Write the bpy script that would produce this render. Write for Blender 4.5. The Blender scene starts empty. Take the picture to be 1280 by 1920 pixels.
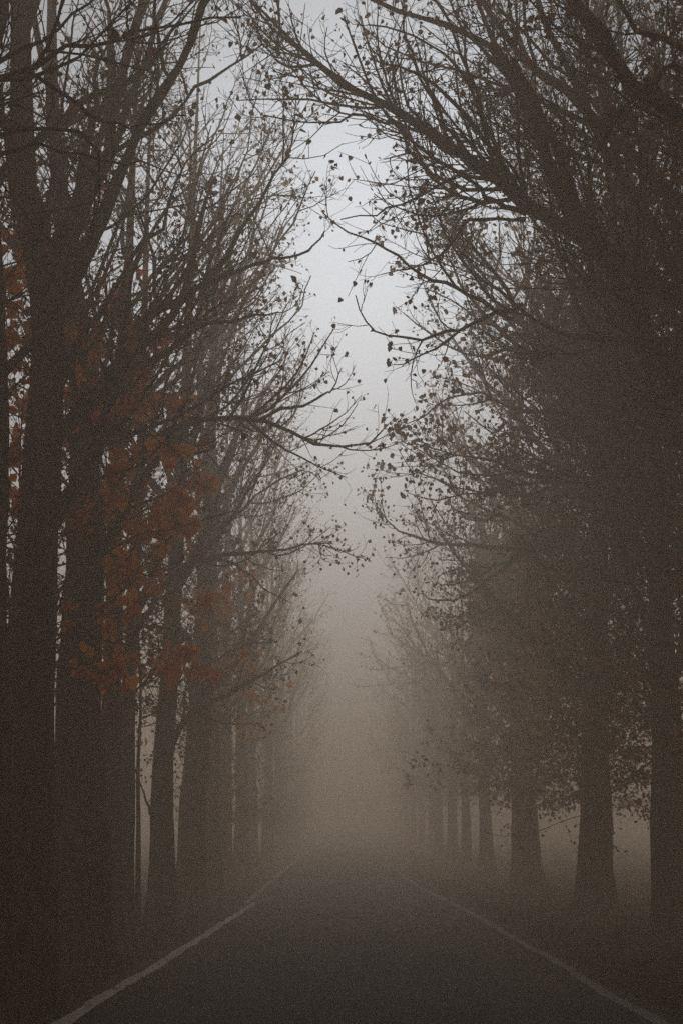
import bpy, math
import numpy as np
from mathutils import Matrix, Vector

sc = bpy.context.scene
rng = np.random.default_rng(11)

# ------------------------------------------------------------------ camera
W_PX, H_PX, F_PX = 1280.0, 1920.0, 2667.0
PITCH = math.atan(620.0 / F_PX)
YAW = math.atan(12.0 / F_PX)
CAM_H = 1.6
cam_d = bpy.data.cameras.new('camera')
cam = bpy.data.objects.new('camera', cam_d)
sc.collection.objects.link(cam)
cam.location = (0, 0, CAM_H)
cam.rotation_euler = (math.radians(90) + PITCH, 0, YAW)
cam_d.sensor_fit = 'VERTICAL'
cam_d.sensor_height = 36.0
cam_d.lens = 36.0 * F_PX / H_PX
cam_d.clip_start = 0.1
cam_d.clip_end = 3000
sc.camera = cam

# ------------------------------------------------------------------ world, sun, exposure
SUN_EL, SUN_AZ = 24.0, 0.5          # degrees; azimuth measured from +Y (ahead) towards +X
world = bpy.data.worlds.new('World')
sc.world = world
world.use_nodes = True
wn, wl = world.node_tree.nodes, world.node_tree.links
wn.clear()
sky = wn.new('ShaderNodeTexSky')
sky.sky_type = 'NISHITA'
sky.sun_disc = False
sky.sun_elevation = math.radians(SUN_EL)
sky.sun_rotation = math.radians(SUN_AZ)
sky.dust_density = 2.0
sky.air_density = 1.0
hs = wn.new('ShaderNodeHueSaturation')
hs.inputs['Saturation'].default_value = 0.12
bg = wn.new('ShaderNodeBackground')
bg.inputs['Strength'].default_value = 0.075
wo = wn.new('ShaderNodeOutputWorld')
cloud = wn.new('ShaderNodeMix')          # overcast veil: a slightly warm grey cast over the whole sky
cloud.data_type = 'RGBA'
cloud.blend_type = 'MULTIPLY'
cloud.inputs[0].default_value = 1.0
cloud.inputs[7].default_value = (1.0, 0.945, 0.86, 1)
wl.new(sky.outputs[0], hs.inputs['Color'])
wl.new(hs.outputs[0], cloud.inputs[6])
wl.new(cloud.outputs[2], bg.inputs['Color'])
wl.new(bg.outputs[0], wo.inputs['Surface'])

sun_d = bpy.data.lights.new('sun', 'SUN')
sun_d.energy = 1.9
sun_d.angle = math.radians(25)
sun_d.color = (1.0, 0.99, 0.965)
sun = bpy.data.objects.new('sun', sun_d)
sc.collection.objects.link(sun)
_el, _az = math.radians(SUN_EL), math.radians(SUN_AZ)
sv = Vector((math.sin(_az) * math.cos(_el), math.cos(_az) * math.cos(_el), math.sin(_el)))
sun.rotation_euler = sv.to_track_quat('Z', 'Y').to_euler()

sc.view_settings.view_transform = 'Standard'
sc.view_settings.look = 'None'
sc.view_settings.gamma = 1.0
sc.view_settings.use_curve_mapping = False
sc.view_settings.use_white_balance = True
sc.view_settings.white_balance_temperature = 5120
sc.view_settings.white_balance_tint = 7
sc.view_settings.exposure = -1.0
sc.cycles.max_bounces = 6
sc.cycles.diffuse_bounces = 2
sc.cycles.volume_bounces = 5
sc.cycles.use_denoising = False

HAZE_DENSITY = 0.0205
HAZE_COLOR = (0.985, 0.80, 0.59, 1)

# ------------------------------------------------------------------ helpers
cp, sp = math.cos(PITCH), math.sin(PITCH)
cy, sy = math.cos(YAW), math.sin(YAW)


def gz(y):
    """ground height: level near the camera, a gentle rise further on"""
    t = np.clip((np.asarray(y, float) - 38.0), 0, None)
    return 0.0148 * (np.sqrt(t * t + 36.0) - 6.0)


def U(px, py, d):
    """the point at distance d along the road that the photograph shows at px, py"""
    a = (px - 640.0) / F_PX
    b = (960.0 - py) / F_PX
    fx, fy, fz = a, cp - b * sp, sp + b * cp
    x = fx * cy - fy * sy
    y = fx * sy + fy * cy
    s = d / y
    return np.array([x * s, d, CAM_H + fz * s])


def project(P):
    P = np.asarray(P, float) - np.array([0, 0, CAM_H])
    x = P[..., 0] * cy + P[..., 1] * sy
    y = -P[..., 0] * sy + P[..., 1] * cy
    z = P[..., 2]
    dep = y * cp + z * sp
    up = -y * sp + z * cp
    return 640 + F_PX * x / dep, 960 - F_PX * up / dep, dep


class Geo:
    def __init__(self):
        self.v, self.q, self.t, self.n = [], [], [], 0

    def add(self, V, quads=None, tris=None):
        V = np.asarray(V, float).reshape(-1, 3)
        if quads is not None and len(quads):
            self.q.append(np.asarray(quads).reshape(-1, 4) + self.n)
        if tris is not None and len(tris):
            self.t.append(np.asarray(tris).reshape(-1, 3) + self.n)
        self.v.append(V)
        self.n += len(V)

    def mesh(self, name, origin=(0, 0, 0), smooth=True):
        me = bpy.data.meshes.new(name)
        V = np.concatenate(self.v) - np.asarray(origin, float)
        q = np.concatenate(self.q) if self.q else np.zeros((0, 4), int)
        t = np.concatenate(self.t) if self.t else np.zeros((0, 3), int)
        me.vertices.add(len(V))
        me.vertices.foreach_set('co', V.astype(np.float32).ravel())
        loops = np.concatenate([q.ravel(), t.ravel()]).astype(np.int32)
        me.loops.add(len(loops))
        me.loops.foreach_set('vertex_index', loops)
        tot = np.concatenate([np.full(len(q), 4), np.full(len(t), 3)]).astype(np.int32)
        st = np.concatenate([[0], np.cumsum(tot)[:-1]]).astype(np.int32)
        me.polygons.add(len(tot))
        me.polygons.foreach_set('loop_start', st)
        me.polygons.foreach_set('loop_total', tot)
        me.polygons.foreach_set('use_smooth', np.full(len(tot), smooth))
        me.update(calc_edges=True)
        return me


def link(name, me, mat=None, parent=None, kind=None, loc=None):
    o = bpy.data.objects.new(name, me)
    sc.collection.objects.link(o)
    if mat is not None and me is not None and not len(me.materials):
        me.materials.append(mat)
    if parent is not None:
        o.parent = parent
    if kind:
        o['kind'] = kind
    if loc is not None:
        o.location = loc
    return o


def norm(a):
    return a / np.maximum(np.linalg.norm(a, axis=-1, keepdims=True), 1e-9)


def tube_batch(g, P, R, S, cap=False):
    """add K tubes of N rings of S sides"""
    P = np.asarray(P, float); R = np.asarray(R, float)
    K, N, _ = P.shape
    if K == 0:
        return
    T = np.empty_like(P)
    T[:, 1:-1] = P[:, 2:] - P[:, :-2]
    T[:, 0] = P[:, 1] - P[:, 0]
    T[:, -1] = P[:, -1] - P[:, -2]
    T = norm(T)
    m = norm(P[:, -1] - P[:, 0])
    ref = np.where(np.abs(m[:, 1:2]) > 0.8, np.array([[1.0, 0, 0]]), np.array([[0, 1.0, 0]]))[:, None, :]
    A = norm(np.cross(T, np.broadcast_to(ref, T.shape)))
    B = np.cross(T, A)
    ang = np.arange(S) * 2 * math.pi / S
    c, s = np.cos(ang), np.sin(ang)
    V = P[:, :, None, :] + R[:, :, None, None] * (A[:, :, None, :] * c[None, None, :, None] + B[:, :, None, :] * s[None, None, :, None])
    k = np.arange(K)[:, None, None] * N * S
    i = np.arange(N - 1)[None, :, None] * S
    j = np.arange(S)[None, None, :]
    j2 = (j + 1) % S
    q = np.stack([k + i + j, k + i + j2, k + i + S + j2, k + i + S + j], axis=-1).reshape(-1, 4)
    g.add(V.reshape(-1, 3), quads=q)


def resample(pts, N):
    """smooth curve through control points, N samples"""
    pts = np.asarray(pts, float)
    n = len(pts)
    ext = np.vstack([2 * pts[0] - pts[1], pts, 2 * pts[-1] - pts[-2]])
    out = []
    for i in range(n - 1):
        p0, p1, p2, p3 = ext[i:i + 4]
        for t in np.linspace(0, 1, 9)[:-1]:
            out.append(0.5 * ((2 * p1) + (-p0 + p2) * t + (2 * p0 - 5 * p1 + 4 * p2 - p3) * t * t + (-p0 + 3 * p1 - 3 * p2 + p3) * t ** 3))
    out.append(pts[-1])
    out = np.array(out)
    L = np.concatenate([[0], np.cumsum(np.linalg.norm(np.diff(out, axis=0), axis=1))])
    s = np.linspace(0, L[-1], N)
    return np.stack([np.interp(s, L, out[:, k]) for k in range(3)], axis=1)


def grow(P, R, dens, lfun, ang, up, N, t0=0.15, t1=1.0, noise=0.22, ratio=0.55, rmin=0.003, rmax=0.03, taper=0.35, bias=None):
    """shoots growing off each of K parent branches"""
    K, n, _ = P.shape
    seg = np.linalg.norm(np.diff(P, axis=1), axis=2)
    L = seg.sum(axis=1)
    cnt = rng.poisson(np.maximum(L * (t1 - t0) * dens, 0.01))
    idx = np.repeat(np.arange(K), cnt)
    M = len(idx)
    if M == 0:
        return np.zeros((0, N, 3)), np.zeros((0, N)), np.zeros(0, int), np.zeros(0)
    t = t0 + (t1 - t0) * rng.random(M)
    f = t * (n - 1)
    i0 = np.minimum(f.astype(int), n - 2)
    w = (f - i0)[:, None]
    pos = P[idx, i0] * (1 - w) + P[idx, i0 + 1] * w
    r = R[idx, i0] * (1 - w[:, 0]) + R[idx, i0 + 1] * w[:, 0]
    T = norm(P[idx, i0 + 1] - P[idx, i0])
    rv = rng.normal(size=(M, 3))
    perp = norm(rv - (rv * T).sum(1, keepdims=True) * T)
    a = np.radians(rng.normal(ang[0], ang[1], M))[:, None]
    d = norm(np.cos(a) * T + np.sin(a) * perp)
    ln = lfun(L[idx], t) * rng.lognormal(0, 0.28, M)
    out = np.empty((M, N, 3))
    out[:, 0] = pos
    st = (ln / (N - 1))[:, None]
    bend = rng.normal(size=(M, 3)) * noise
    for k in range(1, N):
        out[:, k] = out[:, k - 1] + d * st
        d = d + np.array([[0, 0, up]]) + rng.normal(size=(M, 3)) * noise + bend * 0.5
        if bias is not None:
            d = d + bias
        d = norm(d)
    r0 = np.clip(np.minimum(r * 0.8, ln * ratio * 0.02), rmin, rmax)
    rr = r0[:, None] * np.linspace(1, taper, N)[None, :]
    return out, rr, idx, ln


LEAF = np.array([[0, 0, 0], [-.50, -.28, .10], [-.36, -.70, .05], [0, -1.08, -.08], [.36, -.70, .05], [.50, -.28, .10]])
LEAF_T = np.array([[0, 1, 2], [0, 2, 3], [0, 3, 4], [0, 4, 5]])
LEAF2 = np.array([[0, 0, 0], [-.45, -.5, .12], [0, -1.0, 0], [.45, -.5, .12]])
LEAF2_T = np.array([[0, 1, 2], [0, 2, 3]])


def rand_rot(M, droop=0.55):
    """rotations that hang mostly downwards with free spin"""
    y = rng.normal(size=(M, 3)) * droop
    y[:, 2] += 1.0
    y = norm(y)                      # leaf's own +Y points up, blade hangs along -Y
    r = rng.normal(size=(M, 3))
    x = norm(np.cross(y, r))
    z = np.cross(x, y)
    return np.stack([x, y, z], axis=-1)


def leaf_batch(g, pos, size, fine=True, droop=0.55):
    M = len(pos)
    if not M:
        return
    base, tri = (LEAF, LEAF_T) if fine else (LEAF2, LEAF2_T)
    Rm = rand_rot(M, droop)
    sz = size * rng.lognormal(0, 0.22, M)
    V = np.einsum('mij,vj->mvi', Rm, base) * sz[:, None, None] + pos[:, None, :]
    t = tri[None] + (np.arange(M) * len(base))[:, None, None]
    g.add(V.reshape(-1, 3), tris=t.reshape(-1, 3))


# ------------------------------------------------------------------ materials
def new_mat(name):
    m = bpy.data.materials.new(name)
    m.use_nodes = True
    nt = m.node_tree
    b = nt.nodes['Principled BSDF']
    b.inputs['Specular IOR Level'].default_value = 0.25
    return m, nt, b


def ramp(nt, cols):
    r = nt.nodes.new('ShaderNodeValToRGB')
    e = r.color_ramp.elements
    while len(e) < len(cols):
        e.new(0.5)
    for k, (p, c) in enumerate(cols):
        e[k].position = p
        e[k].color = (*c, 1)
    return r


def bark_material():
    m, nt, b = new_mat('bark')
    tc = nt.nodes.new('ShaderNodeTexCoord')
    mp = nt.nodes.new('ShaderNodeMapping')
    mp.inputs['Scale'].default_value = (9, 9, 1.1)
    n = nt.nodes.new('ShaderNodeTexNoise')
    n.inputs['Scale'].default_value = 2.0
    n.inputs['Detail'].default_value = 6
    r = ramp(nt, [(0.36, (0.022, 0.010, 0.006)), (0.5, (0.075, 0.038, 0.025)), (0.66, (0.17, 0.098, 0.066))])
    bp = nt.nodes.new('ShaderNodeBump')
    bp.inputs['Strength'].default_value = 1.0
    bp.inputs['Distance'].default_value = 0.06
    nt.links.new(tc.outputs['Object'], mp.inputs[0])
    nt.links.new(mp.outputs[0], n.inputs['Vector'])
    nt.links.new(n.outputs[0], r.inputs[0])
    nt.links.new(n.outputs[0], bp.inputs['Height'])
    nt.links.new(r.outputs[0], b.inputs['Base Color'])
    nt.links.new(bp.outputs[0], b.inputs['Normal'])
    b.inputs['Roughness'].default_value = 0.9
    return m


def plain(name, col, rough=0.9):
    m, nt, b = new_mat(name)
    b.inputs['Base Color'].default_value = (*col, 1)
    b.inputs['Roughness'].default_value = rough
    return m


def make_translucent(nt, b, r, k):
    out = [n for n in nt.nodes if n.type == 'OUTPUT_MATERIAL'][0]
    tr = nt.nodes.new('ShaderNodeBsdfTranslucent')
    mx = nt.nodes.new('ShaderNodeMixShader')
    mx.inputs[0].default_value = k
    nt.links.new(r.outputs[0], tr.inputs['Color'])
    nt.links.new(b.outputs[0], mx.inputs[1])
    nt.links.new(tr.outputs[0], mx.inputs[2])
    nt.links.new(mx.outputs[0], out.inputs['Surface'])


def leaf_material(name, cols, thin=0.35):
    m, nt, b = new_mat(name)
    ge = nt.nodes.new('ShaderNodeNewGeometry')
    r = ramp(nt, cols)
    nt.links.new(ge.outputs['Random Per Island'], r.inputs[0])
    make_translucent(nt, b, r, thin)
    nt.links.new(r.outputs[0], b.inputs['Base Color'])
    b.inputs['Roughness'].default_value = 0.7
    return m


def leaf_object_material(name, cols, thin=0.35):
    m, nt, b = new_mat(name)
    ge = nt.nodes.new('ShaderNodeObjectInfo')
    r = ramp(nt, cols)
    nt.links.new(ge.outputs['Random'], r.inputs[0])
    make_translucent(nt, b, r, thin)
    nt.links.new(r.outputs[0], b.inputs['Base Color'])
    b.inputs['Roughness'].default_value = 0.7
    return m


BROWN = [(0.0, (0.06, 0.040, 0.018)), (0.30, (0.17, 0.095, 0.035)), (0.55, (0.28, 0.13, 0.040)), (0.75, (0.48, 0.15, 0.025)), (0.92, (0.65, 0.20, 0.030))]
RUST = [(0.0, (0.80, 0.17, 0.010)), (0.4, (0.98, 0.34, 0.015)), (0.75, (0.98, 0.46, 0.04)), (1.0, (0.90, 0.24, 0.012))]
M_BARK = bark_material()
M_TWIG = plain('twig_bark', (0.085, 0.042, 0.026))
M_LEAF = leaf_material('brown_leaves', BROWN)
M_RUST = leaf_material('rust_leaves', RUST, 0.6)
M_LEAF1 = leaf_object_material('brown_leaf', BROWN)
M_RUST1 = leaf_object_material('rust_leaf', RUST, 0.6)


# ------------------------------------------------------------------ ground, road, markings
def sheet(name, x0, x1, y0, y1, nx, ny, zf, mat, xs=None, ys=None):
    xs = np.linspace(x0, x1, nx) if xs is None else xs
    ys = np.linspace(y0, y1, ny) if ys is None else ys
    nx, ny = len(xs), len(ys)
    X, Y = np.meshgrid(xs, ys)
    Z = zf(X, Y)
    g = Geo()
    i = np.arange(ny - 1)[:, None] * nx + np.arange(nx - 1)[None, :]
    q = np.stack([i, i + 1, i + 1 + nx, i + nx], axis=-1).reshape(-1, 4)
    g.add(np.stack([X, Y, Z], -1).reshape(-1, 3), quads=q)
    return link(name, g.mesh(name), mat, kind='structure')


def bumps(X, Y):
    z = 0
    for k, (a, f) in enumerate([(0.05, 0.7), (0.03, 1.9), (0.016, 4.3), (0.008, 9.1)]):
        z = z + a * np.sin(f * X + 1.3 * k + 0.7 * np.sin(f * 0.6 * Y)) * np.sin(f * 0.9 * Y + 2.1 * k + 0.5 * np.sin(f * X))
    return z


ROAD_X0, ROAD_X1 = -2.86, 3.10


def shift(y):
    """the road drifts a little to the left further on"""
    t = np.clip((np.asarray(y, float) - 40.0) / 16.0, 0, 1)
    return -0.38 * t * t * (3 - 2 * t)



def verge_z(X, Y):
    Xs = X - shift(Y)
    side = np.maximum(ROAD_X0 - Xs, Xs - ROAD_X1)
    w = np.clip((side + 0.1) / 1.3, 0, 1)
    return gz(Y) - 0.035 + w * (bumps(X, Y) + 0.05)


def ground_z(x, y):
    return float(verge_z(np.array(x, float), np.array(y, float)))


def soil_material():
    m, nt, b = new_mat('leaf_strewn_soil')
    tc = nt.nodes.new('ShaderNodeTexCoord')
    n1 = nt.nodes.new('ShaderNodeTexNoise'); n1.inputs['Scale'].default_value = 0.9; n1.inputs['Detail'].default_value = 8
    n2 = nt.nodes.new('ShaderNodeTexNoise'); n2.inputs['Scale'].default_value = 14; n2.inputs['Detail'].default_value = 5
    r1 = ramp(nt, [(0.35, (0.028, 0.020, 0.014)), (0.6, (0.055, 0.038, 0.022)), (0.8, (0.05, 0.045, 0.02))])
    r2 = ramp(nt, [(0.35, (0.45, 0.4, 0.36)), (0.7, (1.3, 1.15, 1.0))])
    mx = nt.nodes.new('ShaderNodeMix'); mx.data_type = 'RGBA'; mx.blend_type = 'MULTIPLY'; mx.inputs[0].default_value = 1
    for n in (n1, n2):
        nt.links.new(tc.outputs['Object'], n.inputs['Vector'])
    nt.links.new(n1.outputs[0], r1.inputs[0]); nt.links.new(n2.outputs[0], r2.inputs[0])
    nt.links.new(r1.outputs[0], mx.inputs[6]); nt.links.new(r2.outputs[0], mx.inputs[7])
    nt.links.new(mx.outputs[2], b.inputs['Base Color'])
    bp = nt.nodes.new('ShaderNodeBump'); bp.inputs['Distance'].default_value = 0.04
    nt.links.new(n2.outputs[0], bp.inputs['Height']); nt.links.new(bp.outputs[0], b.inputs['Normal'])
    b.inputs['Roughness'].default_value = 1.0
    b.inputs['Specular IOR Level'].default_value = 0.05
    return m


def asphalt_material():
    m, nt, b = new_mat('asphalt')
    tc = nt.nodes.new('ShaderNodeTexCoord')
    n1 = nt.nodes.new('ShaderNodeTexNoise'); n1.inputs['Scale'].default_value = 0.7; n1.inputs['Detail'].default_value = 7
    n2 = nt.nodes.new('ShaderNodeTexNoise'); n2.inputs['Scale'].default_value = 60; n2.inputs['Detail'].default_value = 4
    mp = nt.nodes.new('ShaderNodeMapping'); mp.inputs['Scale'].default_value = (1, 0.25, 1)
    r1 = ramp(nt, [(0.38, (0.008, 0.005, 0.004)), (0.5, (0.020, 0.013, 0.010)), (0.64, (0.050, 0.034, 0.028))])
    r2 = ramp(nt, [(0.3, (0.6, 0.6, 0.6)), (0.75, (1.4, 1.35, 1.3))])
    mx = nt.nodes.new('ShaderNodeMix'); mx.data_type = 'RGBA'; mx.blend_type = 'MULTIPLY'; mx.inputs[0].default_value = 1
    nt.links.new(tc.outputs['Object'], mp.inputs[0]); nt.links.new(mp.outputs[0], n1.inputs['Vector'])
    nt.links.new(tc.outputs['Object'], n2.inputs['Vector'])
    nt.links.new(n1.outputs[0], r1.inputs[0]); nt.links.new(n2.outputs[0], r2.inputs[0])
    nt.links.new(r1.outputs[0], mx.inputs[6]); nt.links.new(r2.outputs[0], mx.inputs[7])
    nt.links.new(mx.outputs[2], b.inputs['Base Color'])
    bp = nt.nodes.new('ShaderNodeBump'); bp.inputs['Distance'].default_value = 0.01
    nt.links.new(n2.outputs[0], bp.inputs['Height']); nt.links.new(bp.outputs[0], b.inputs['Normal'])
    b.inputs['Roughness'].default_value = 0.85
    b.inputs['Specular IOR Level'].default_value = 0.12
    return m


def paint_material(name, k):
    m, nt, b = new_mat(name)
    tc = nt.nodes.new('ShaderNodeTexCoord')
    n1 = nt.nodes.new('ShaderNodeTexNoise'); n1.inputs['Scale'].default_value = 9; n1.inputs['Detail'].default_value = 8; n1.inputs['Roughness'].default_value = 0.7
    r1 = ramp(nt, [(0.36, (0.05, 0.045, 0.042)), (0.47, (0.55 * k, 0.46 * k, 0.38 * k)), (0.8, (0.85 * k, 0.71 * k, 0.60 * k))])
    nt.links.new(tc.outputs['Object'], n1.inputs['Vector'])
    nt.links.new(n1.outputs[0], r1.inputs[0])
    nt.links.new(r1.outputs[0], b.inputs['Base Color'])
    b.inputs['Roughness'].default_value = 0.8
    return m


XS = np.concatenate([np.linspace(-170, -12, 25)[:-1], np.linspace(-12, -2.8, 48)[:-1], np.linspace(-2.8, 2.9, 9)[:-1], np.linspace(2.9, 13, 52)[:-1], np.linspace(13, 170, 25)])
YS = np.concatenate([np.linspace(-40, 6, 30)[:-1], np.linspace(6, 60, 150)[:-1], np.linspace(60, 330, 70)])
sheet('ground', 0, 0, 0, 0, 0, 0, verge_z, soil_material(), XS, YS)

# asphalt with a ragged edge
def road():
    ys = np.concatenate([np.linspace(-40, 6, 24)[:-1], np.linspace(6, 70, 320)[:-1], np.linspace(70, 330, 80)])
    el = ROAD_X0 + shift(ys) + 0.05 * np.sin(ys * 1.7) + 0.03 * np.sin(ys * 5.1 + 1) + rng.normal(0, 0.012, len(ys))
    er = ROAD_X1 + shift(ys) + 0.05 * np.sin(ys * 1.3 + 2) + 0.03 * np.sin(ys * 4.3) + rng.normal(0, 0.012, len(ys))
    g = Geo()
    cols = []
    for u, dz in ((0, -0.06), (0.0001, 0.0), (0.25, 0.02), (0.5, 0.03), (0.75, 0.02), (0.9999, 0.0), (1, -0.06)):
        cols.append(np.stack([el + (er - el) * u, ys, gz(ys) + dz], -1))
    V = np.stack(cols, 1)
    n, c = V.shape[:2]
    i = np.arange(n - 1)[:, None] * c + np.arange(c - 1)[None]
    g.add(V.reshape(-1, 3), quads=np.stack([i, i + 1, i + 1 + c, i + c], -1).reshape(-1, 4))
    return link('road', g.mesh('road'), asphalt_material(), kind='structure')


road()


def road_z(x, y):
    u = (x - shift(y) - ROAD_X0) / (ROAD_X1 - ROAD_X0)
    return gz(y) + np.interp(u, [0, .25, .5, .75, 1], [0, .02, .03, .02, 0])


def marking(ctrl, w, mat, seed):
    """hand painted edge line: ctrl = (y, x) control points"""
    r = np.random.default_rng(seed)
    ys = np.concatenate([np.arange(-40, 6, 1.0), np.arange(6, 70, 0.12), np.arange(70, 300, 1.5)])
    xs = np.interp(ys, [c[0] for c in ctrl], [c[1] for c in ctrl])
    xs = xs + 0.010 * np.sin(ys * 0.9 + seed) + 0.010 * np.sin(ys * 2.7)
    ww = w * (1 + 0.12 * np.sin(ys * 3.1 + seed)) + r.normal(0, 0.006, len(ys))
    A = np.stack([xs - ww / 2 + r.normal(0, .004, len(ys)), ys, np.zeros(len(ys))], -1)
    B = np.stack([xs + ww / 2 + r.normal(0, .004, len(ys)), ys, np.zeros(len(ys))], -1)
    for Q in (A, B):
        Q[:, 2] = road_z(Q[:, 0], Q[:, 1]) + 0.005
    V = np.stack([A, B], 1)
    i = np.arange(len(ys) - 1) * 2
    g = Geo()
    g.add(V.reshape(-1, 3), quads=np.stack([i, i + 1, i + 3, i + 2], -1))
    return link('road_marking', g.mesh('road_marking'), mat, kind='structure')


PAINT = paint_material('worn_white_paint', 0.9)
PAINT2 = paint_material('dirty_worn_paint', 0.26)
marking([(-40, -2.58), (12, -2.59), (15, -2.59), (17.8, -2.57), (20.3, -2.54), (24.8, -2.53), (31, -2.53), (38, -2.52), (39.6, -2.53), (40.3, -2.80), (46, -2.82), (57, -2.92), (64, -2.93), (300, -2.95)], 0.165, PAINT, 3)
marking([(-40, 2.84), (12, 2.86), (14.5, 2.81), (16.4, 2.79), (19.2, 2.86), (22.5, 2.85), (26.7, 2.83), (31.6, 2.87), (40, 2.80), (45, 2.62), (51, 2.40), (64, 2.24), (100, 2.2), (300, 2.2)], 0.15, PAINT2, 8)


# ------------------------------------------------------------------ trees
def trunk_geo(g, P, R, flare, S=34, seed=0):
    """one furrowed trunk"""
    r = np.random.default_rng(seed)
    n = len(P)
    T = np.empty_like(P)
    T[1:-1] = P[2:] - P[:-2]; T[0] = P[1] - P[0]; T[-1] = P[-1] - P[-2]
    T = norm(T)
    A = norm(np.cross(T, np.array([[0, 1.0, 0]])))
    B = np.cross(T, A)
    ang = np.arange(S) * 2 * math.pi / S
    h = np.concatenate([[0], np.cumsum(np.linalg.norm(np.diff(P, axis=0), axis=1))])
    ph = r.random(6) * 6.28
    lob = 0.07 * np.sin(3 * ang[None] + ph[0] + 0.3 * h[:, None]) + 0.05 * np.sin(5 * ang[None] + ph[1] - 0.2 * h[:, None]) \
        + 0.04 * np.sin(13 * ang[None] + ph[2] + 1.4 * np.sin(1.3 * h[:, None])) + 0.028 * r.normal(size=(n, S))
    fl = flare * np.exp(-h[:, None] / 0.40) * (0.45 + 1.1 * np.sin(2.5 * ang[None] + ph[3]) ** 2) + 0.12 * np.exp(-h[:, None] / 1.4)
    knots = 0.10 * np.sin(h[:, None] * 1.9 + ph[4]) * np.sin(ang[None] + ph[5])
    rad = R[:, None] * (1 + lob + fl + knots)
    V = P[:, None] + rad[..., None] * (A[:, None] * np.cos(ang)[None, :, None] + B[:, None] * np.sin(ang)[None, :, None])
    i = np.arange(n - 1)[:, None] * S
    j = np.arange(S)[None]
    j2 = (j + 1) % S
    g.add(V.reshape(-1, 3), quads=np.stack([i + j, i + j2, i + S + j2, i + S + j], -1).reshape(-1, 4))


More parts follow.
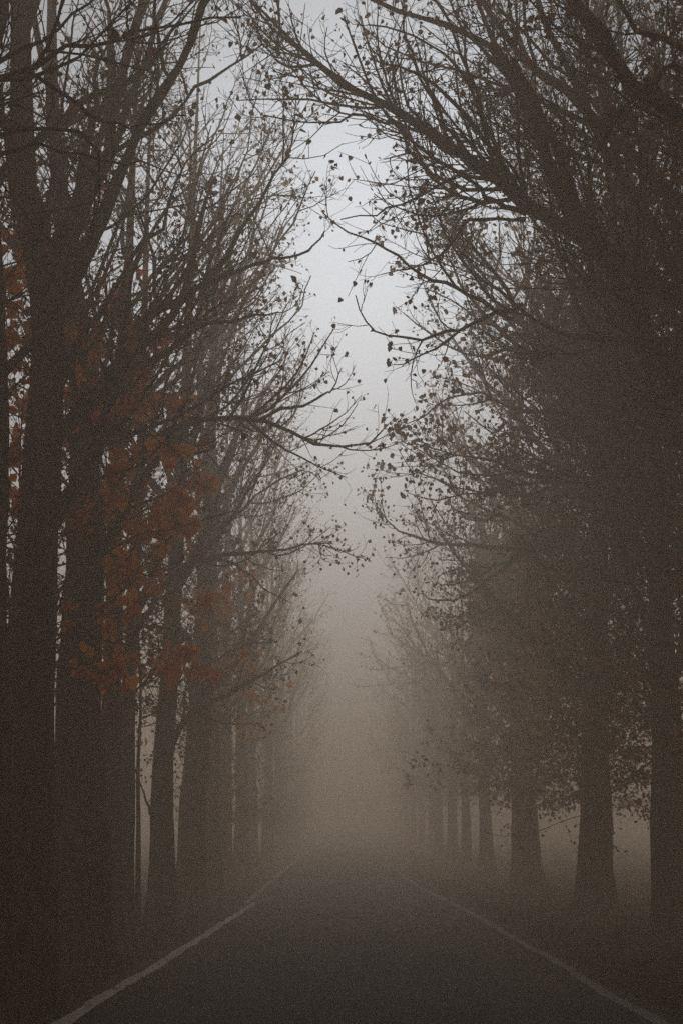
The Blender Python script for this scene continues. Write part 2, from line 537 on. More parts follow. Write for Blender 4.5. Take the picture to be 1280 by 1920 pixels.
def make_tree(base, H=22.0, r0=0.33, trunk_px=None, limbs=(), n_auto=16, h_lo=3.5, reach=4.2, leafy=0.5, low_leafy=1.0,
              leaf=0.075, dens=(2.6, 6.5, 5.0), mats=(None, None), pieces=0, seed=1, twig_r=1.0, flare=0.55, toward=0.0, fine=True,
              skirt=0, skirt_h=(2.6, 8.0), skirt_len=1.3, skirt_leaf=0.7, leaf_h=9.0, name='poplar_tree', piece_mat=None, steep=(52, 9), taper=1.25, stem_top=0.93, upb=0.13):
    """thing > trunk, limbs, crown (branches and twigs), foliage, single leaves"""
    global rng
    rng = np.random.default_rng(seed)
    bx, by = base
    bz = ground_z(bx, by)
    B = np.array([bx, by, bz])
    root = bpy.data.objects.new(name, None)
    sc.collection.objects.link(root)
    root.location = B
    # trunk
    if trunk_px:
        pts = [U(px, py, by + dd) for px, py, dd in trunk_px]
        pts = [np.array([pts[0][0], by, bz - 0.15])] + pts[1:]
        top = pts[-1]
        if top[2] < H:
            d = norm((pts[-1] - pts[-2])[None])[0]
            d = norm((d + np.array([0, 0, 1.5]))[None])[0]
            pts.append(top + d * (H - top[2]))
    else:
        lean = rng.normal(0, 0.022, 2)
        hs_ = np.linspace(0, H, 9)
        w = np.cumsum(rng.normal(0, 0.10, (9, 2)), axis=0) * np.linspace(0, 1, 9)[:, None]
        pts = [np.array([bx + lean[0] * h + w[k, 0], by + lean[1] * h + w[k, 1], bz - 0.15 + h]) for k, h in enumerate(hs_)]
    TP = resample(pts, 70)
    hh = (TP[:, 2] - bz) / H
    TR = r0 * np.clip(1 - hh, 0.03, 1) ** taper
    TR[0] = TR[1]
    g = Geo()
    trunk_geo(g, TP, TR, flare, seed=seed)
    link('trunk', g.mesh('trunk', B), M_BARK, root)
    # limbs
    LP, LR = [], []
    for spec in limbs:
        pr0, pr1, d0, d1, pp = spec
        n = len(pp)
        dd = np.linspace(d0, d1, n) + np.concatenate([[0], rng.normal(0, 0.10, n - 1)])
        Q = resample([U(x, y, z) for (x, y), z in zip(pp, dd)], 16)
        Q[1:-1] += rng.normal(0, 0.012, (14, 3))
        LP.append(Q)
        LR.append(np.linspace(pr0, pr1, 16))
    for k in range(n_auto):
        h = h_lo + (H * stem_top - h_lo) * ((k + rng.random()) / n_auto)
        i = int(np.argmin(np.abs(TP[:, 2] - bz - h)))
        az = k * 2.4 + rng.normal(0, 0.4)
        dv = np.array([math.cos(az), math.sin(az), 0])
        dv[0] += toward
        dv = norm(dv[None])[0]
        el = math.radians(rng.normal(*steep))
        f = h / H
        ln = reach * (0.55 + 0.9 * math.sin(math.pi * min(1, f ** 0.8))) * rng.uniform(0.75, 1.2) * (1.0 if f < 0.75 else 1.15 - (f - 0.75) * 2)
        d = np.array([dv[0] * math.cos(el), dv[1] * math.cos(el), math.sin(el)])
        p = TP[i].copy()
        Q = [p]
        for s in range(7):
            p = p + d * ln / 6.0 * (1.0 if s else 0.6)
            Q.append(p)
            d = norm((d + np.array([0, 0, upb]) + rng.normal(0, 0.13, 3))[None])[0]
        Q = resample(Q, 16)
        LP.append(Q)
        rr = min(TR[i] * 0.62, 0.018 * ln + 0.012)
        LR.append(np.linspace(rr, rr * 0.22, 16))
    LP = np.array(LP); LR = np.array(LR)
    kink = rng.normal(0, 1, LP.shape)
    kink = kink + 0.6 * np.roll(kink, 1, axis=1)
    seg_l = np.linalg.norm(LP[:, -1] - LP[:, 0], axis=1)[:, None, None] / 15
    env = np.ones((1, 16, 1)); env[0, 0] = env[0, 1] = 0
    LP = LP + kink * env * seg_l * 0.065
    LR = LR * (1 + 0.09 * rng.normal(size=LR.shape)).clip(0.8, 1.3)
    for Q, r in zip(LP, LR):
        g = Geo()
        tube_batch(g, Q[None], (r * (1 + 0.05 * rng.normal(size=16)))[None], 8)
        link('limb', g.mesh('limb', B), M_BARK, root)
    # branches, twigs, twiglets
    g = Geo()
    wl_ = np.interp(LR[:, 0], [0.02, 0.05, 0.10], [0.36, 0.58, 1.0])
    b1, r1, _, _ = grow(LP, LR, dens[0] * wl_, lambda L, t: (0.35 + 0.30 * L * (1.15 - t) ** 0.7).clip(0.4, 2.6), (42, 12), 0.16, 8, t0=0.18, ratio=0.62, rmin=0.006 * twig_r, rmax=0.035, noise=0.14, taper=0.3)
    b2, r2, _, _ = grow(np.concatenate([b1]), r1, dens[1], lambda L, t: (0.12 + 0.34 * L * (1.1 - t)).clip(0.12, 0.95), (46, 14), 0.14, 4, t0=0.1, ratio=0.7, rmin=0.0042 * twig_r, rmax=0.012, noise=0.16, taper=0.5)
    b2b, r2b, _, _ = grow(LP, LR, dens[1] * 0.5 * wl_, lambda L, t: 0.45 + 0 * L, (52, 14), 0.14, 4, t0=0.3, ratio=0.7, rmin=0.0042 * twig_r, rmax=0.010, noise=0.16, taper=0.5)
    b2 = np.concatenate([b2, b2b]); r2 = np.concatenate([r2, r2b])
    b3, r3, _, _ = grow(b2, r2, dens[2], lambda L, t: (0.05 + 0.30 * L).clip(0.05, 0.3), (44, 14), 0.16, 3, t0=0.15, ratio=0.9, rmin=0.0036 * twig_r, rmax=0.006, noise=0.12, taper=0.7)
    tube_batch(g, b1, r1, 4)
    tube_batch(g, b2, r2, 3)
    tube_batch(g, b3, r3, 3)
    # leafy skirt of shoots on the lower trunk
    sk = np.zeros((0, 4, 3))
    if skirt:
        m = (TP[:, 2] - bz > skirt_h[0]) & (TP[:, 2] - bz < skirt_h[1])
        Q = resample(TP[m], 16)[None]
        s1, q1, _, _ = grow(Q, np.full((1, 16), 0.05), skirt, lambda L, t: skirt_len * (1.1 - 0.3 * t), (70, 20), 0.10, 7, t0=0.0, noise=0.18, ratio=0.5, rmin=0.005, rmax=0.014)
        sk, q2, _, _ = grow(s1, q1, 5.0, lambda L, t: 0.42 + 0 * t, (48, 14), 0.06, 4, t0=0.15, noise=0.2, ratio=0.7, rmin=0.0035, rmax=0.006)
        tube_batch(g, s1, q1, 3)
        tube_batch(g, sk, q2, 3)
    link('crown', g.mesh('crown', B), M_TWIG, root)
    # leaves
    ends = np.concatenate([b3[:, -1], b2[:, -1], b2[:, 2]])
    hz = ends[:, 2] - bz
    p = leafy * np.where(hz < leaf_h, low_leafy, np.interp(hz, [leaf_h, leaf_h + 5, H], [low_leafy, 1.0, 0.6]))
    L = np.concatenate([ends[rng.random(len(ends)) < p - k] for k in range(int(math.ceil(p.max())))])
    if len(sk):
        L = np.concatenate([L, sk[:, 1:].reshape(-1, 3)[rng.random(len(sk) * 3) < skirt_leaf]])
    L = L + rng.normal(0, 0.035, L.shape)
    lm = mats[0] or M_LEAF
    if pieces and len(L):
        px, py, dep = project(L)
        ok = (px > 5) & (px < 1275) & (py > 5) & (py < 1300) & (dep * 10.0 / F_PX < leaf * 1.25)
        # nearest the open sky first: those are the ones that show singly
        key = np.where(ok, np.abs(px - 640) + 12 * dep, 1e9)
        order = np.argsort(key)[:pieces]
        order = order[key[order] < 1e8]
        sel = np.zeros(len(L), bool); sel[order] = True
        pm = piece_mat or M_LEAF1
        proto = LEAF_MESHES[pm.name]
        Rm = rand_rot(len(order))
        for k, i in enumerate(order):
            o = bpy.data.objects.new('leaf', proto[k % 3])
            s = leaf * float(rng.lognormal(0.08, 0.2))
            mt = Matrix([list(Rm[k][r] * s) + [0] for r in range(3)] + [[0, 0, 0, 1]])
            mt.translation = Vector(L[i] - B)
            o.matrix_basis = mt
            o.parent = root
            sc.collection.objects.link(o)
        L = L[~sel]
    if len(L):
        g = Geo()
        leaf_batch(g, L, leaf, fine)
        link('foliage', g.mesh('foliage', B, smooth=False), lm, root, kind='stuff')
    return root


LEAF_MESHES = {}
for pm in (M_LEAF1, M_RUST1):
    lst = []
    for k, (fold, curl, wd) in enumerate([(0.10, -0.08, 1.0), (0.22, 0.10, 0.85), (0.02, -0.2, 1.1)]):
        V = np.array([[0, .30, .02], [0, 0, 0], [-.30 * wd, .07, fold * .6], [-.52 * wd, -.24, fold], [-.36 * wd, -.66, fold * .6], [0, -1.12, curl],
                      [.36 * wd, -.66, fold * .6], [.52 * wd, -.24, fold], [.30 * wd, .07, fold * .6], [0.02, .30, .02]])
        g = Geo()
        g.add(V, tris=[[0, 1, 9], [1, 2, 3], [1, 3, 4], [1, 4, 5], [1, 5, 6], [1, 6, 7], [1, 7, 8]])
        me = g.mesh('leaf', smooth=False)
        me.materials.append(pm)
        lst.append(me)
    LEAF_MESHES[pm.name] = lst


def describe(o, label, cat='tree', group=None):
    o['label'] = label
    o['category'] = cat
    if group:
        o['group'] = group
    return o


def dup(root, x, y, rz, s, label, group, name=None):
    r = root.copy()
    sc.collection.objects.link(r)
    r.location = (x, y, ground_z(x, y))
    r.rotation_euler = (0, 0, rz)
    r.scale = (s, s, s)
    describe(r, label, group=group)
    for ch in root.children:
        if ch.name.startswith('leaf'):
            continue
        c = ch.copy()
        sc.collection.objects.link(c)
        c.parent = r
    return r


GL, GR = 'poplars lining the left side of the road', 'poplars lining the right side of the road'

# --- left row
t = make_tree((-3.9, 8.6), H=19, r0=0.27, seed=21, n_auto=9, h_lo=6.5, reach=2.5, leafy=0.1, leaf=0.058, pieces=120, dens=(3.2, 5.5, 4), toward=-0.6,
    limbs=[
        (0.030, 0.008, 8.8, 10.2, [(-330, 560), (-150, 260), (0, 145), (65, 135), (135, 98), (190, 85), (250, 62), (330, 50), (450, 32)]),
        (0.018, 0.006, 9.2, 10.0, [(40, 130), (100, 165), (150, 200), (215, 232), (290, 232), (350, 215)]),
        (0.032, 0.007, 8.7, 9.6, [(-330, 620), (-120, 330), (0, 258), (50, 235), (100, 235), (150, 245), (180, 270), (190, 310), (185, 380), (170, 430)]),
        (0.022, 0.006, 8.8, 10.2, [(-200, 440), (0, 290), (75, 270), (130, 285), (200, 300), (262, 305)]),
        (0.028, 0.009, 8.8, 9.8, [(-250, 480), (-100, 200), (0, 110), (60, 85), (140, 35), (200, -20)]),
    ])
describe(t, 'dark overhanging twigs with few leaves reaching in from the top left edge, nearest the viewer', group=GL)

t = make_tree((-3.50, 13.4), H=20, r0=0.31, trunk_px=[(-45, 1900, 0), (-40, 1500, 0), (-32, 1100, 0), (-22, 600, 0), (-30, 100, 0)], seed=28, n_auto=20, h_lo=5.5, reach=2.4, leafy=0.12, leaf=0.058, pieces=60, dens=(2.8, 5.5, 3.6), toward=-0.4, skirt=14, skirt_h=(3, 12), skirt_leaf=0.3)
describe(t, 'dark trunk cut off by the left edge of the photo', group=GL)

t = make_tree((-3.42, 15.2), H=23, r0=0.32, taper=1.5, seed=22, skirt_leaf=0.5, skirt_len=1.2, dens=(3.0, 7.0, 4.4), skirt_h=(3.0, 9), skirt=12, n_auto=15, h_lo=5, reach=3.2, leafy=0.15, low_leafy=2.2, leaf=0.058, pieces=160,
    trunk_px=[(52, 1840, 0), (50, 1500, 0), (58, 1200, .1), (70, 1000, .1), (84, 780, .2), (88, 600, .3), (60, 400, .4), (40, 150, .5)],
    limbs=[
        (0.125, 0.06, 15.5, 17.5, [(86, 640), (110, 500), (160, 400), (192, 325), (210, 240), (218, 180), (245, 80), (265, -30)]),
        (0.055, 0.03, 16.3, 17.2, [(190, 330), (225, 235), (260, 140), (300, 30), (330, -50)]),
        (0.085, 0.014, 15.3, 17.0, [(66, 1150), (92, 1010), (155, 885), (213, 750), (238, 690), (280, 600), (345, 568), (390, 520), (430, 460), (465, 410), (505, 350), (540, 280)]),
        (0.045, 0.012, 16.0, 16.8, [(240, 690), (300, 665), (340, 635), (385, 608), (450, 598), (520, 588)]),
        (0.035, 0.010, 16.4, 17.6, [(375, 540), (430, 512), (470, 498), (530, 480), (572, 474), (610, 432)]),
        (0.050, 0.012, 15.4, 16.6, [(100, 560), (190, 315), (260, 255), (320, 215), (355, 172), (400, 150), (440, 115), (485, 80)]),
        (0.045, 0.010, 15.4, 16.4, [(84, 800), (150, 640), (200, 560), (250, 470), (310, 420), (330, 320), (400, 260)]),
    ])
describe(t, 'thick dark poplar trunk at the left edge of the photo, forked high up', group=GL)

t = make_tree((-3.68, 19.4), H=21, r0=0.40, taper=1.6, seed=23, skirt_leaf=0.6, skirt_len=1.3, dens=(2.9, 7.0, 4.4), skirt_h=(3.4, 9), skirt=14, n_auto=14, h_lo=5, reach=3.0, leafy=0.18, low_leafy=2.0, leaf=0.058, pieces=140,
    trunk_px=[(146, 1800, 0), (146, 1500, 0), (150, 1250, 0), (160, 1000, .1), (160, 800, .2), (140, 560, .2), (108, 300, .2), (98, 50, .2)],
    limbs=[
        (0.080, 0.010, 19.4, 20.4, [(152, 1120), (190, 955), (232, 880), (290, 820), (355, 788), (400, 785), (495, 786), (552, 815), (610, 837), (690, 830), (732, 788)]),
        (0.030, 0.008, 19.8, 20.2, [(490, 786), (530, 765), (560, 760), (600, 745), (625, 725), (640, 690)]),
        (0.040, 0.010, 19.6, 20.6, [(275, 830), (330, 830), (350, 848), (390, 845), (405, 820)]),
        (0.050, 0.012, 19.4, 20.6, [(160, 1000), (200, 800), (235, 690), (300, 560), (330, 500), (400, 420), (440, 330)]),
        (0.045, 0.012, 19.4, 20.0, [(165, 860), (150, 640), (200, 480), (240, 380), (255, 250), (300, 120)]),
    ])
describe(t, 'second big trunk from the left edge, with a long branch hanging over the road', group=GL)

t = make_tree((-3.95, 24.0), H=21, r0=0.20, seed=24, skirt_leaf=0.5, skirt_len=1.3, skirt_h=(3.2, 9), skirt=10, n_auto=14, h_lo=5, reach=2.8, leafy=0.3, low_leafy=2.0, leaf=0.085, fine=False, dens=(2.8, 6.5, 4.0),
    trunk_px=[(207, 1758, 0), (207, 1500, 0), (212, 1200, 0), (218, 900, 0), (236, 600, 0), (250, 300, 0)],
    limbs=[(0.05, 0.010, 24, 25, [(214, 1000), (270, 860), (340, 760), (400, 700), (440, 620), (470, 520)]),
           (0.04, 0.010, 24, 24.6, [(212, 1100), (180, 900), (200, 780), (230, 640)]),
           (0.06, 0.010, 24, 25.5, [(232, 820), (300, 720), (380, 640), (450, 560), (510, 480), (560, 400), (590, 320)]),
           (0.05, 0.010, 24, 25.0, [(240, 640), (300, 560), (360, 470), (420, 380), (460, 280), (480, 190)])])
describe(t, 'narrow dark trunk just left of the thinnest trunk, close against the second big one', group=GL)

t = make_tree((-4.02, 26.4), H=21, r0=0.17, seed=25, skirt_leaf=0.6, skirt_len=1.4, skirt_h=(3.6, 9), skirt=10, n_auto=14, h_lo=5.5, reach=3.0, leafy=0.3, low_leafy=2.0, leaf=0.085, fine=False, dens=(2.8, 6.5, 4.0),
    trunk_px=[(238, 1742, 0), (236, 1600, 0), (240, 1400, 0), (248, 1150, 0), (262, 900, 0), (270, 600, 0)],
    limbs=[(0.075, 0.012, 26.4, 28.0, [(246, 1200), (300, 1102), (345, 1062), (400, 1045), (480, 1038), (560, 1025), (622, 1018)]),
           (0.035, 0.008, 27.2, 28.0, [(400, 1045), (440, 1058), (470, 1080), (500, 1108), (545, 1130)]),
           (0.055, 0.012, 27.0, 28.0, [(345, 1062), (400, 1015), (440, 960), (480, 900), (520, 830)]),
           (0.06, 0.010, 26.4, 28.0, [(262, 900), (340, 800), (420, 720), (490, 650), (550, 590), (585, 520)]),
           (0.05, 0.010, 26.4, 28.0, [(270, 620), (340, 520), (410, 440), (460, 350), (500, 260), (540, 200)]),
           (0.022, 0.006, 26.4, 27.0, [(246, 1170), (290, 1176), (340, 1185), (385, 1205), (400, 1240)])])
describe(t, 'thin trunk left of the pale gap, with a branch reaching out low over the road', group=GL)

t = make_tree((-3.83, 29.4), H=22, r0=0.25, seed=26, skirt_leaf=0.6, skirt_len=1.5, n_auto=16, h_lo=6.5, reach=3.0, leafy=0.35, low_leafy=2.0, leaf=0.085, fine=False, dens=(2.8, 6.5, 4.0), skirt=12, skirt_h=(3.9, 9),
    trunk_px=[(306, 1722, 0), (304, 1550, 0), (308, 1400, 0), (318, 1250, 0), (332, 1000, 0), (350, 700, 0)],
    limbs=[(0.10, 0.012, 29.4, 31.0, [(310, 1480), (322, 1400), (345, 1352), (390, 1318), (440, 1292), (500, 1262), (570, 1220)]),
           (0.03, 0.008, 29.4, 30, [(320, 1290), (400, 1240), (450, 1215), (520, 1200)]),
           (0.06, 0.010, 29.4, 31.0, [(330, 1000), (400, 900), (460, 800), (510, 720), (545, 650)]),
           (0.05, 0.010, 29.4, 31.0, [(322, 1120), (400, 1010), (470, 940), (530, 900), (570, 880), (600, 900)]),
           (0.05, 0.010, 29.4, 30.0, [(350, 700), (400, 600), (450, 500), (490, 400), (520, 300)]),
           (0.03, 0.010, 29.0, 29.0, [(300, 1560), (265, 1480), (252, 1430), (240, 1380)])])
describe(t, 'trunk on the right of the pale gap, a curved limb branching off above head height', group=GL)

t = make_tree((-3.92, 36.0), H=22, r0=0.36, seed=27, skirt_leaf=0.7, skirt_len=1.7, n_auto=18, h_lo=4.5, reach=3.3, leafy=0.4, low_leafy=2.0, leaf=0.09, fine=False, dens=(2.6, 5.4, 3.4), skirt=14, skirt_h=(3.2, 9))
describe(t, 'broad hazy trunk standing close to the kinked white edge line on the left', group=GL)
PL = t

# --- right row
t = make_tree((6.0, 11.5), H=18, r0=0.36, seed=31, dens=(3.4, 7.5, 4.4), n_auto=24, h_lo=5.5, reach=4.0, leafy=0.4, low_leafy=1.6, leaf=0.058, pieces=140, toward=-0.5,
    limbs=[
        (0.11, 0.06, 11.6, 13.0, [(1900, 700), (1600, 420), (1400, 270), (1280, 222), (1222, 190), (1180, 155), (1148, 105), (1110, 50), (1060, -20)]),
        (0.06, 0.02, 11.6, 12.6, [(1800, 560), (1500, 400), (1290, 100), (1200, 60), (1150, -30)]),
        (0.04, 0.015, 11.8, 12.6, [(1400, 270), (1280, 130), (1215, 165), (1180, 190), (1140, 240), (1100, 330)]),
    ])
describe(t, 'heavy dark bough with sparse leaves entering at the top right corner', group=GR)

t = make_tree((6.05, 19.0), H=22, r0=0.42, seed=32, skirt_leaf=0.8, skirt_len=2.2, skirt_h=(3.0, 15), skirt=26, n_auto=29, h_lo=4.0, reach=4.4, leafy=0.3, low_leafy=1.6, leaf=0.056, pieces=290, dens=(3.2, 7.2, 4.2), toward=-0.25,
    limbs=[
        (0.17, 0.012, 19.0, 16.5, [(1500, 760), (1400, 660), (1280, 560), (1190, 505), (1120, 475), (1065, 435), (990, 395), (940, 350), (875, 295), (840, 275), (805, 250), (745, 215), (715, 197), (670, 175), (640, 150), (600, 118), (545, 75), (520, 50), (470, 20), (440, -20)]),
        (0.10, 0.02, 18.4, 17.0, [(1130, 478), (1065, 380), (1030, 330), (1008, 250), (985, 190), (945, 130), (900, 80), (860, 55), (800, 35), (720, 10), (660, -30)]),
        (0.07, 0.02, 18.0, 17.4, [(1008, 250), (985, 185), (945, 110), (912, 45), (885, -20)]),
        (0.09, 0.04, 18.8, 18.4, [(1300, 570), (1180, 350), (1100, 220), (1055, 110), (1030, 60), (1005, -20)]),
        (0.022, 0.006, 16.9, 16.2, [(805, 250), (765, 240), (720, 232), (668, 214), (640, 224), (600, 230), (550, 229), (490, 213), (465, 175), (452, 130)]),
        (0.028, 0.007, 17.6, 17.0, [(985, 410), (930, 412), (892, 412), (862, 420), (850, 448), (825, 480), (778, 500), (715, 515)]),
        (0.034, 0.007, 17.8, 16.8, [(960, 600), (880, 552), (815, 530), (775, 505), (735, 475), (685, 445), (640, 430), (605, 398)]),
        (0.034, 0.006, 17.6, 16.8, [(980, 570), (890, 605), (830, 625), (790, 632), (735, 632), (697, 616), (680, 590), (670, 555)]),
        (0.034, 0.007, 17.4, 16.8, [(1000, 400), (950, 300), (910, 305), (870, 320), (825, 345), (785, 370), (730, 385), (700, 405), (640, 410)]),
        (0.030, 0.010, 17.2, 16.6, [(960, 370), (900, 200), (840, 110), (760, 60), (690, 50)]),
        (0.045, 0.008, 17.4, 16.6, [(990, 395), (930, 290), (860, 200), (800, 150), (740, 120), (690, 110)]),
        (0.040, 0.008, 17.3, 16.8, [(940, 350), (905, 240), (880, 150), (870, 60), (850, -20)]),
        (0.035, 0.007, 17.2, 16.4, [(875, 295), (820, 200), (780, 130), (760, 50), (745, -20)]),
        (0.040, 0.007, 17.5, 16.8, [(985, 400), (930, 380), (880, 340), (820, 300), (770, 290), (720, 300)]),
        (0.05, 0.010, 18.6, 17.4, [(1250, 640), (1100, 640), (1000, 600), (930, 540), (860, 480), (830, 420), (800, 360)]),
    ])
describe(t, 'great arching limb that rises leftwards across the top right of the photo', group=GR)

t = make_tree((6.25, 27.0), H=22, r0=0.33, seed=33, skirt_leaf=0.75, skirt_len=2.1, n_auto=34, h_lo=4.2, reach=4.4, leafy=0.40, low_leafy=2.0, leaf=0.082, pieces=0, dens=(3.4, 7.0, 4.2), skirt=50, skirt_h=(2.7, 14), toward=-0.1,
    trunk_px=[(1262, 1740, 0), (1254, 1500, 0), (1245, 1300, 0), (1236, 1100, 0), (1215, 800, 0), (1190, 500, 0)],
    limbs=[
        (0.14, 0.008, 27, 25.5, [(1230, 1000), (1210, 860), (1180, 795), (1120, 740), (1040, 690), (960, 640), (900, 590), (850, 520), (830, 450)]),
        (0.06, 0.008, 26.5, 25.0, [(1200, 900), (1140, 850), (1070, 880), (1020, 895), (960, 875), (920, 860), (860, 855), (810, 838), (760, 828)]),
        (0.05, 0.008, 26.5, 25.0, [(1180, 800), (1080, 780), (980, 770), (900, 740), (830, 745), (780, 790), (740, 790)]),
        (0.05, 0.010, 26.5, 25.5, [(1120, 740), (1000, 640), (900, 600), (840, 560), (800, 540)]),
        (0.04, 0.008, 27, 26, [(1200, 900), (1000, 905), (940, 912), (865, 930), (815, 940), (770, 925)]),
        (0.03, 0.008, 27, 26, [(1240, 1420), (1200, 1440), (1170, 1480), (1185, 1530)]),
    ])
describe(t, 'rightmost trunk in the photo, beside the right frame edge with low leafy shoots', group=GR)

t = make_tree((6.08, 35.0), H=21, r0=0.41, seed=34, skirt_leaf=0.85, skirt_len=2.3, n_auto=26, h_lo=4.0, reach=4.2, leafy=0.45, low_leafy=2.0, leaf=0.095, dens=(3.2, 6.5, 3.8), fine=False, skirt=58, skirt_h=(2.3, 14), toward=-0.25,
    trunk_px=[(1115, 1702, 0), (1115, 1500, 0), (1118, 1300, 0), (1122, 1100, 0), (1120, 800, 0)],
    limbs=[
        (0.10, 0.010, 35, 33.5, [(1122, 1045), (1050, 1032), (960, 1032), (880, 1020), (820, 1015), (780, 1004), (735, 987), (703, 948)]),
        (0.06, 0.014, 34.6, 33.6, [(985, 1036), (950, 1062), (920, 1082), (882, 1113), (850, 1125), (805, 1125), (789, 1110)]),
        (0.035, 0.010, 34.4, 33.8, [(965, 1045), (925, 1062), (890, 1062), (870, 1055), (822, 1049)]),
        (0.030, 0.010, 34.4, 33.8, [(930, 1055), (900, 1080), (862, 1092), (826, 1096), (820, 1084), (840, 1070)]),
        (0.07, 0.03, 35, 34, [(1112, 1130), (1060, 1085), (1020, 1058), (980, 1034)]),
        (0.05, 0.010, 34.6, 33.5, [(1050, 1032), (960, 980), (880, 940), (820, 900), (770, 880), (745, 840)]),
    ])
describe(t, 'stout trunk right of the road with a bare hooked branch drooping towards the road', group=GR)
PR = t

t = make_tree((6.05, 49.5), H=20.5, r0=0.47, seed=35, skirt_leaf=0.9, skirt_len=2.4, n_auto=22, h_lo=4.0, reach=4.0, leafy=0.6, low_leafy=1.8, leaf=0.12, dens=(2.5, 4.6, 2.6), fine=False, skirt=52, skirt_h=(2.3, 13), twig_r=1.3)
describe(t, 'broad hazy trunk left of the stout one on the right, shoots hanging at its sides', group=GR)
PR2 = t

# the far trees share two sparser patterns
t = make_tree((-4.0, 43.5), H=21.5, r0=0.30, seed=51, n_auto=15, h_lo=5.5, reach=4.2, leafy=0.3, low_leafy=1.3, leaf=0.11, dens=(2.4, 4.4, 2.4), fine=False, skirt=12, skirt_h=(1.8, 9), skirt_len=1.4, twig_r=1.4)
describe(t, 'faint trunk just beyond the broad hazy one in the left row', group=GL)
FA = t
t = make_tree((6.05, 64.0), H=20.5, r0=0.30, seed=52, n_auto=16, h_lo=5.0, reach=4.7, leafy=0.45, low_leafy=1.6, leaf=0.13, dens=(2.4, 4.2, 2.2), fine=False, skirt=14, skirt_h=(2.8, 9), skirt_len=1.8, twig_r=1.5)
describe(t, 'first of three slim pale trunks beyond the broad hazy one on the right', group=GR)
FB = t

left_y = [51, 57.5, 66, 74, 83, 93, 104, 117, 131, 147, 165, 185]
right_y = [73.5, 83, 94, 106, 119, 133, 149, 167, 187]
ordn = ['third', 'fourth', 'fifth', 'sixth', 'seventh', 'eighth', 'ninth', 'tenth', 'eleventh', 'twelfth', 'thirteenth', 'fourteenth', 'fifteenth']
r_ = np.random.default_rng(5)
for k, y in enumerate(left_y):
    src = FA
    if k < 2:
        lab = [
               'fogged poplar level with the far end of the left white line',
               'pale poplar shape where the left row starts to dissolve in fog'][k]
        grp = GL
    else:
        lab, grp = 'poplar lost in fog at the far end of the left row', 'far poplars of the left row lost in fog'
    dup(src, -4.15 - 0.02 * (y - 40) * 0.2 + r_.normal(0, 0.12), y, r_.uniform(0, 6.28), r_.uniform(0.92, 1.06), lab, grp)
for k, y in enumerate(right_y):
    src = FB
    if k < 2:
        lab = [
               'second of three slim pale trunks beyond the broad hazy one on the right',
               'third and faintest of the slim pale trunks on the right'][k]
        grp = GR
    else:
        lab, grp = 'poplar lost in fog at the far end of the right row', 'far poplars of the right row lost in fog'
    dup(src, 6.05 + r_.normal(0, 0.12), y, r_.uniform(0, 6.28), r_.uniform(0.86, 1.0), lab, grp)

for k, (x, y) in enumerate([(6.1, 4.0), (-4.1, 2.0), (6.0, -3), (-3.9, -4.5), (6.1, -11), (-4.0, -11), (6.1, -19), (-4.0, -18)]):  # added out of view; enlarged crowns shade the near fog and road
    dup(PL, x, y, 1.1 + k * 1.3, 1.2, 'unseen poplar continuing the avenue behind the viewpoint, added to shade the near road', 'unseen poplars added to shade the near road')

# --- young trees with rust coloured leaves between the poplars
def sapling(x, y, H, seed, label, reach=1.1, leafy=0.5, leaf=0.12, h_lo=3.2, pieces=0, dens=(2.4, 4.0, 2.0), low=1.2, toward=0.0, lh=6.5):
    t = make_tree((x, y), H=H, r0=0.055, seed=seed, n_auto=22, h_lo=h_lo, reach=reach, leafy=leafy, low_leafy=low, leaf=leaf, mats=(M_RUST, None),
                  piece_mat=M_RUST1, pieces=pieces, dens=dens, flare=0.3, name='young_tree', leaf_h=lh, steep=(36, 14), toward=toward)
    return describe(t, label, group='young trees with rust coloured leaves')


sapling(-3.70, 17.0, 8.6, 41, 'young tree with rust orange leaves in front of the second big trunk on the left', pieces=260, leafy=2.0, leaf=0.13, reach=1.7, h_lo=2.9, toward=0.7)
sapling(-3.80, 22.0, 10.5, 46, 'taller young tree with dense rust leaves just behind the second big trunk', pieces=200, leafy=2.6, leaf=0.14, reach=1.8, h_lo=3.2, toward=0.7, lh=10)
sapling(-4.5, 20.6, 12.5, 42, 'slender sapling with scattered orange leaves behind the leftmost thick trunk', reach=0.8, leafy=0.6, leaf=0.12, pieces=120, lh=12)
sapling(-3.95, 27.8, 8.6, 43, 'small tree thick with red brown leaves over the pale gap on the left', reach=1.5, leafy=1.0, leaf=0.12, h_lo=3.9, toward=0.3)
sapling(-3.9, 38.0, 9.0, 44, 'faint orange leaved young tree in the fog near the left road edge', reach=1.9, leafy=0.9, leaf=0.15, toward=0.7)
sapling(6.05, 37.6, 9.4, 45, 'young tree with dull orange leaves beside the stout trunk on the right', reach=1.9, leafy=0.7, leaf=0.14, toward=-0.8)

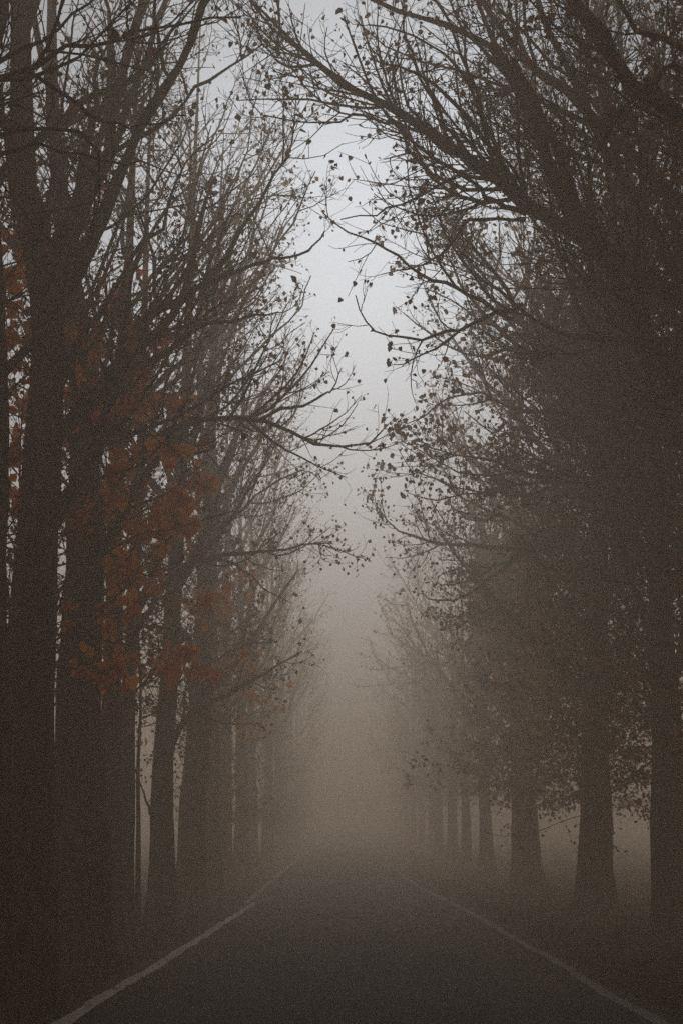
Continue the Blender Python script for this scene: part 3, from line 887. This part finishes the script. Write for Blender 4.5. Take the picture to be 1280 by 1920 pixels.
# ------------------------------------------------------------------ fallen leaves
rng = np.random.default_rng(77)
g = Geo()
n = 9000
Y = 7 + 50 * rng.random(n) ** 1.4
side = rng.random(n) < 0.5
off = np.abs(rng.normal(0, 2.2, n))
X = np.where(side, -2.9 - off + 0.25 * rng.random(n), 3.12 + off - 0.25 * rng.random(n))
few = rng.random(n) < 0.055
X = np.where(few, rng.uniform(-2.6, 2.7, n), X)
Z = np.where((X > ROAD_X0 + shift(Y)) & (X < ROAD_X1 + shift(Y)), road_z(X, Y) + 0.008, verge_z(X, Y) + 0.012)
yaw = rng.random(n) * 6.28
V = np.stack([LEAF[:, 0][None] * np.cos(yaw)[:, None] - LEAF[:, 1][None] * np.sin(yaw)[:, None],
              LEAF[:, 0][None] * np.sin(yaw)[:, None] + LEAF[:, 1][None] * np.cos(yaw)[:, None],
              np.abs(LEAF[:, 2])[None] * rng.uniform(0.5, 3, n)[:, None]], -1) * (0.07 * rng.lognormal(0, .2, n))[:, None, None]
V = V + np.stack([X, Y, Z], -1)[:, None, :]
g.add(V.reshape(-1, 3), tris=(LEAF_T[None] + (np.arange(n) * 6)[:, None, None]).reshape(-1, 3))
o = link('fallen_leaves', g.mesh('fallen_leaves', smooth=False), leaf_material('fallen_leaf', [(0, (0.05, 0.03, 0.015)), (0.5, (0.10, 0.05, 0.02)), (0.85, (0.18, 0.06, 0.02)), (1, (0.30, 0.08, 0.02))]), kind='stuff')
describe(o, 'scattered brown fallen leaves lying on the verges beside the road', 'fallen leaves')

# ------------------------------------------------------------------ verge grass
g = Geo()
nt_ = 1500
TY = 7 + 50 * rng.random(nt_) ** 1.3
sd = rng.random(nt_) < 0.5
of = np.abs(rng.normal(0.2, 1.6, nt_))
TX = np.where(sd, ROAD_X0 - 0.02 - of, ROAD_X1 + 0.02 + of)
nb = 11
bx_ = np.repeat(TX, nb) + rng.normal(0, 0.05, nt_ * nb)
by_ = np.repeat(TY, nb) + rng.normal(0, 0.05, nt_ * nb)
th = np.repeat(rng.lognormal(0, 0.35, nt_), nb) * rng.uniform(0.5, 1.2, nt_ * nb) * 0.13
base = np.stack([bx_, by_, verge_z(bx_, by_) - 0.01], -1)
az = rng.random(nt_ * nb) * 6.28
wv = np.stack([np.cos(az), np.sin(az), 0 * az], -1) * 0.006
bd = np.stack([rng.normal(0, .5, nt_ * nb), rng.normal(0, .5, nt_ * nb), 0 * az], -1) * th[:, None]
up_ = np.array([[0, 0, 1.0]]) * th[:, None]
V = np.stack([base - wv, base + wv, base + up_ * 0.6 + bd * 0.35 + wv * .7, base + up_ + bd * 0.9], 1)
g.add(V.reshape(-1, 3), tris=(np.array([[0, 1, 2], [0, 2, 3]])[None] + (np.arange(nt_ * nb) * 4)[:, None, None]).reshape(-1, 3))
o = link('grass', g.mesh('grass', smooth=False), leaf_material('dead_grass', [(0, (0.05, 0.045, 0.02)), (0.6, (0.09, 0.07, 0.035)), (1, (0.16, 0.11, 0.05))], 0.2), kind='stuff')
describe(o, 'tufts of dull dry grass along both road edges', 'grass')

# ------------------------------------------------------------------ haze
g = Geo()
x0, x1, y0, y1, z0, z1 = -175, 175, -45, 335, -1.2, 27.0
g.add([[x0, y0, z0], [x1, y0, z0], [x1, y1, z0], [x0, y1, z0], [x0, y0, z1], [x1, y0, z1], [x1, y1, z1], [x0, y1, z1]],
      quads=[[3, 2, 1, 0], [4, 5, 6, 7], [0, 1, 5, 4], [1, 2, 6, 5], [2, 3, 7, 6], [3, 0, 4, 7]])
hm = bpy.data.materials.new('haze')
hm.use_nodes = True
hm.node_tree.nodes.clear()
hv = hm.node_tree.nodes.new('ShaderNodeVolumePrincipled')
ho = hm.node_tree.nodes.new('ShaderNodeOutputMaterial')
hv.inputs['Density'].default_value = HAZE_DENSITY
hv.inputs['Color'].default_value = HAZE_COLOR
hv.inputs['Anisotropy'].default_value = 0.6
hm.node_tree.links.new(hv.outputs[0], ho.inputs['Volume'])
o = link('haze', g.mesh('haze', smooth=False), hm, kind='stuff')
o['label'] = 'thick pale autumn fog filling the whole avenue'
o['category'] = 'fog'
tot = sum(len(m.loop_triangles) or sum(1 for _ in m.polygons) for m in bpy.data.meshes)
print('POLYS', tot, 'OBJECTS', len(bpy.data.objects))
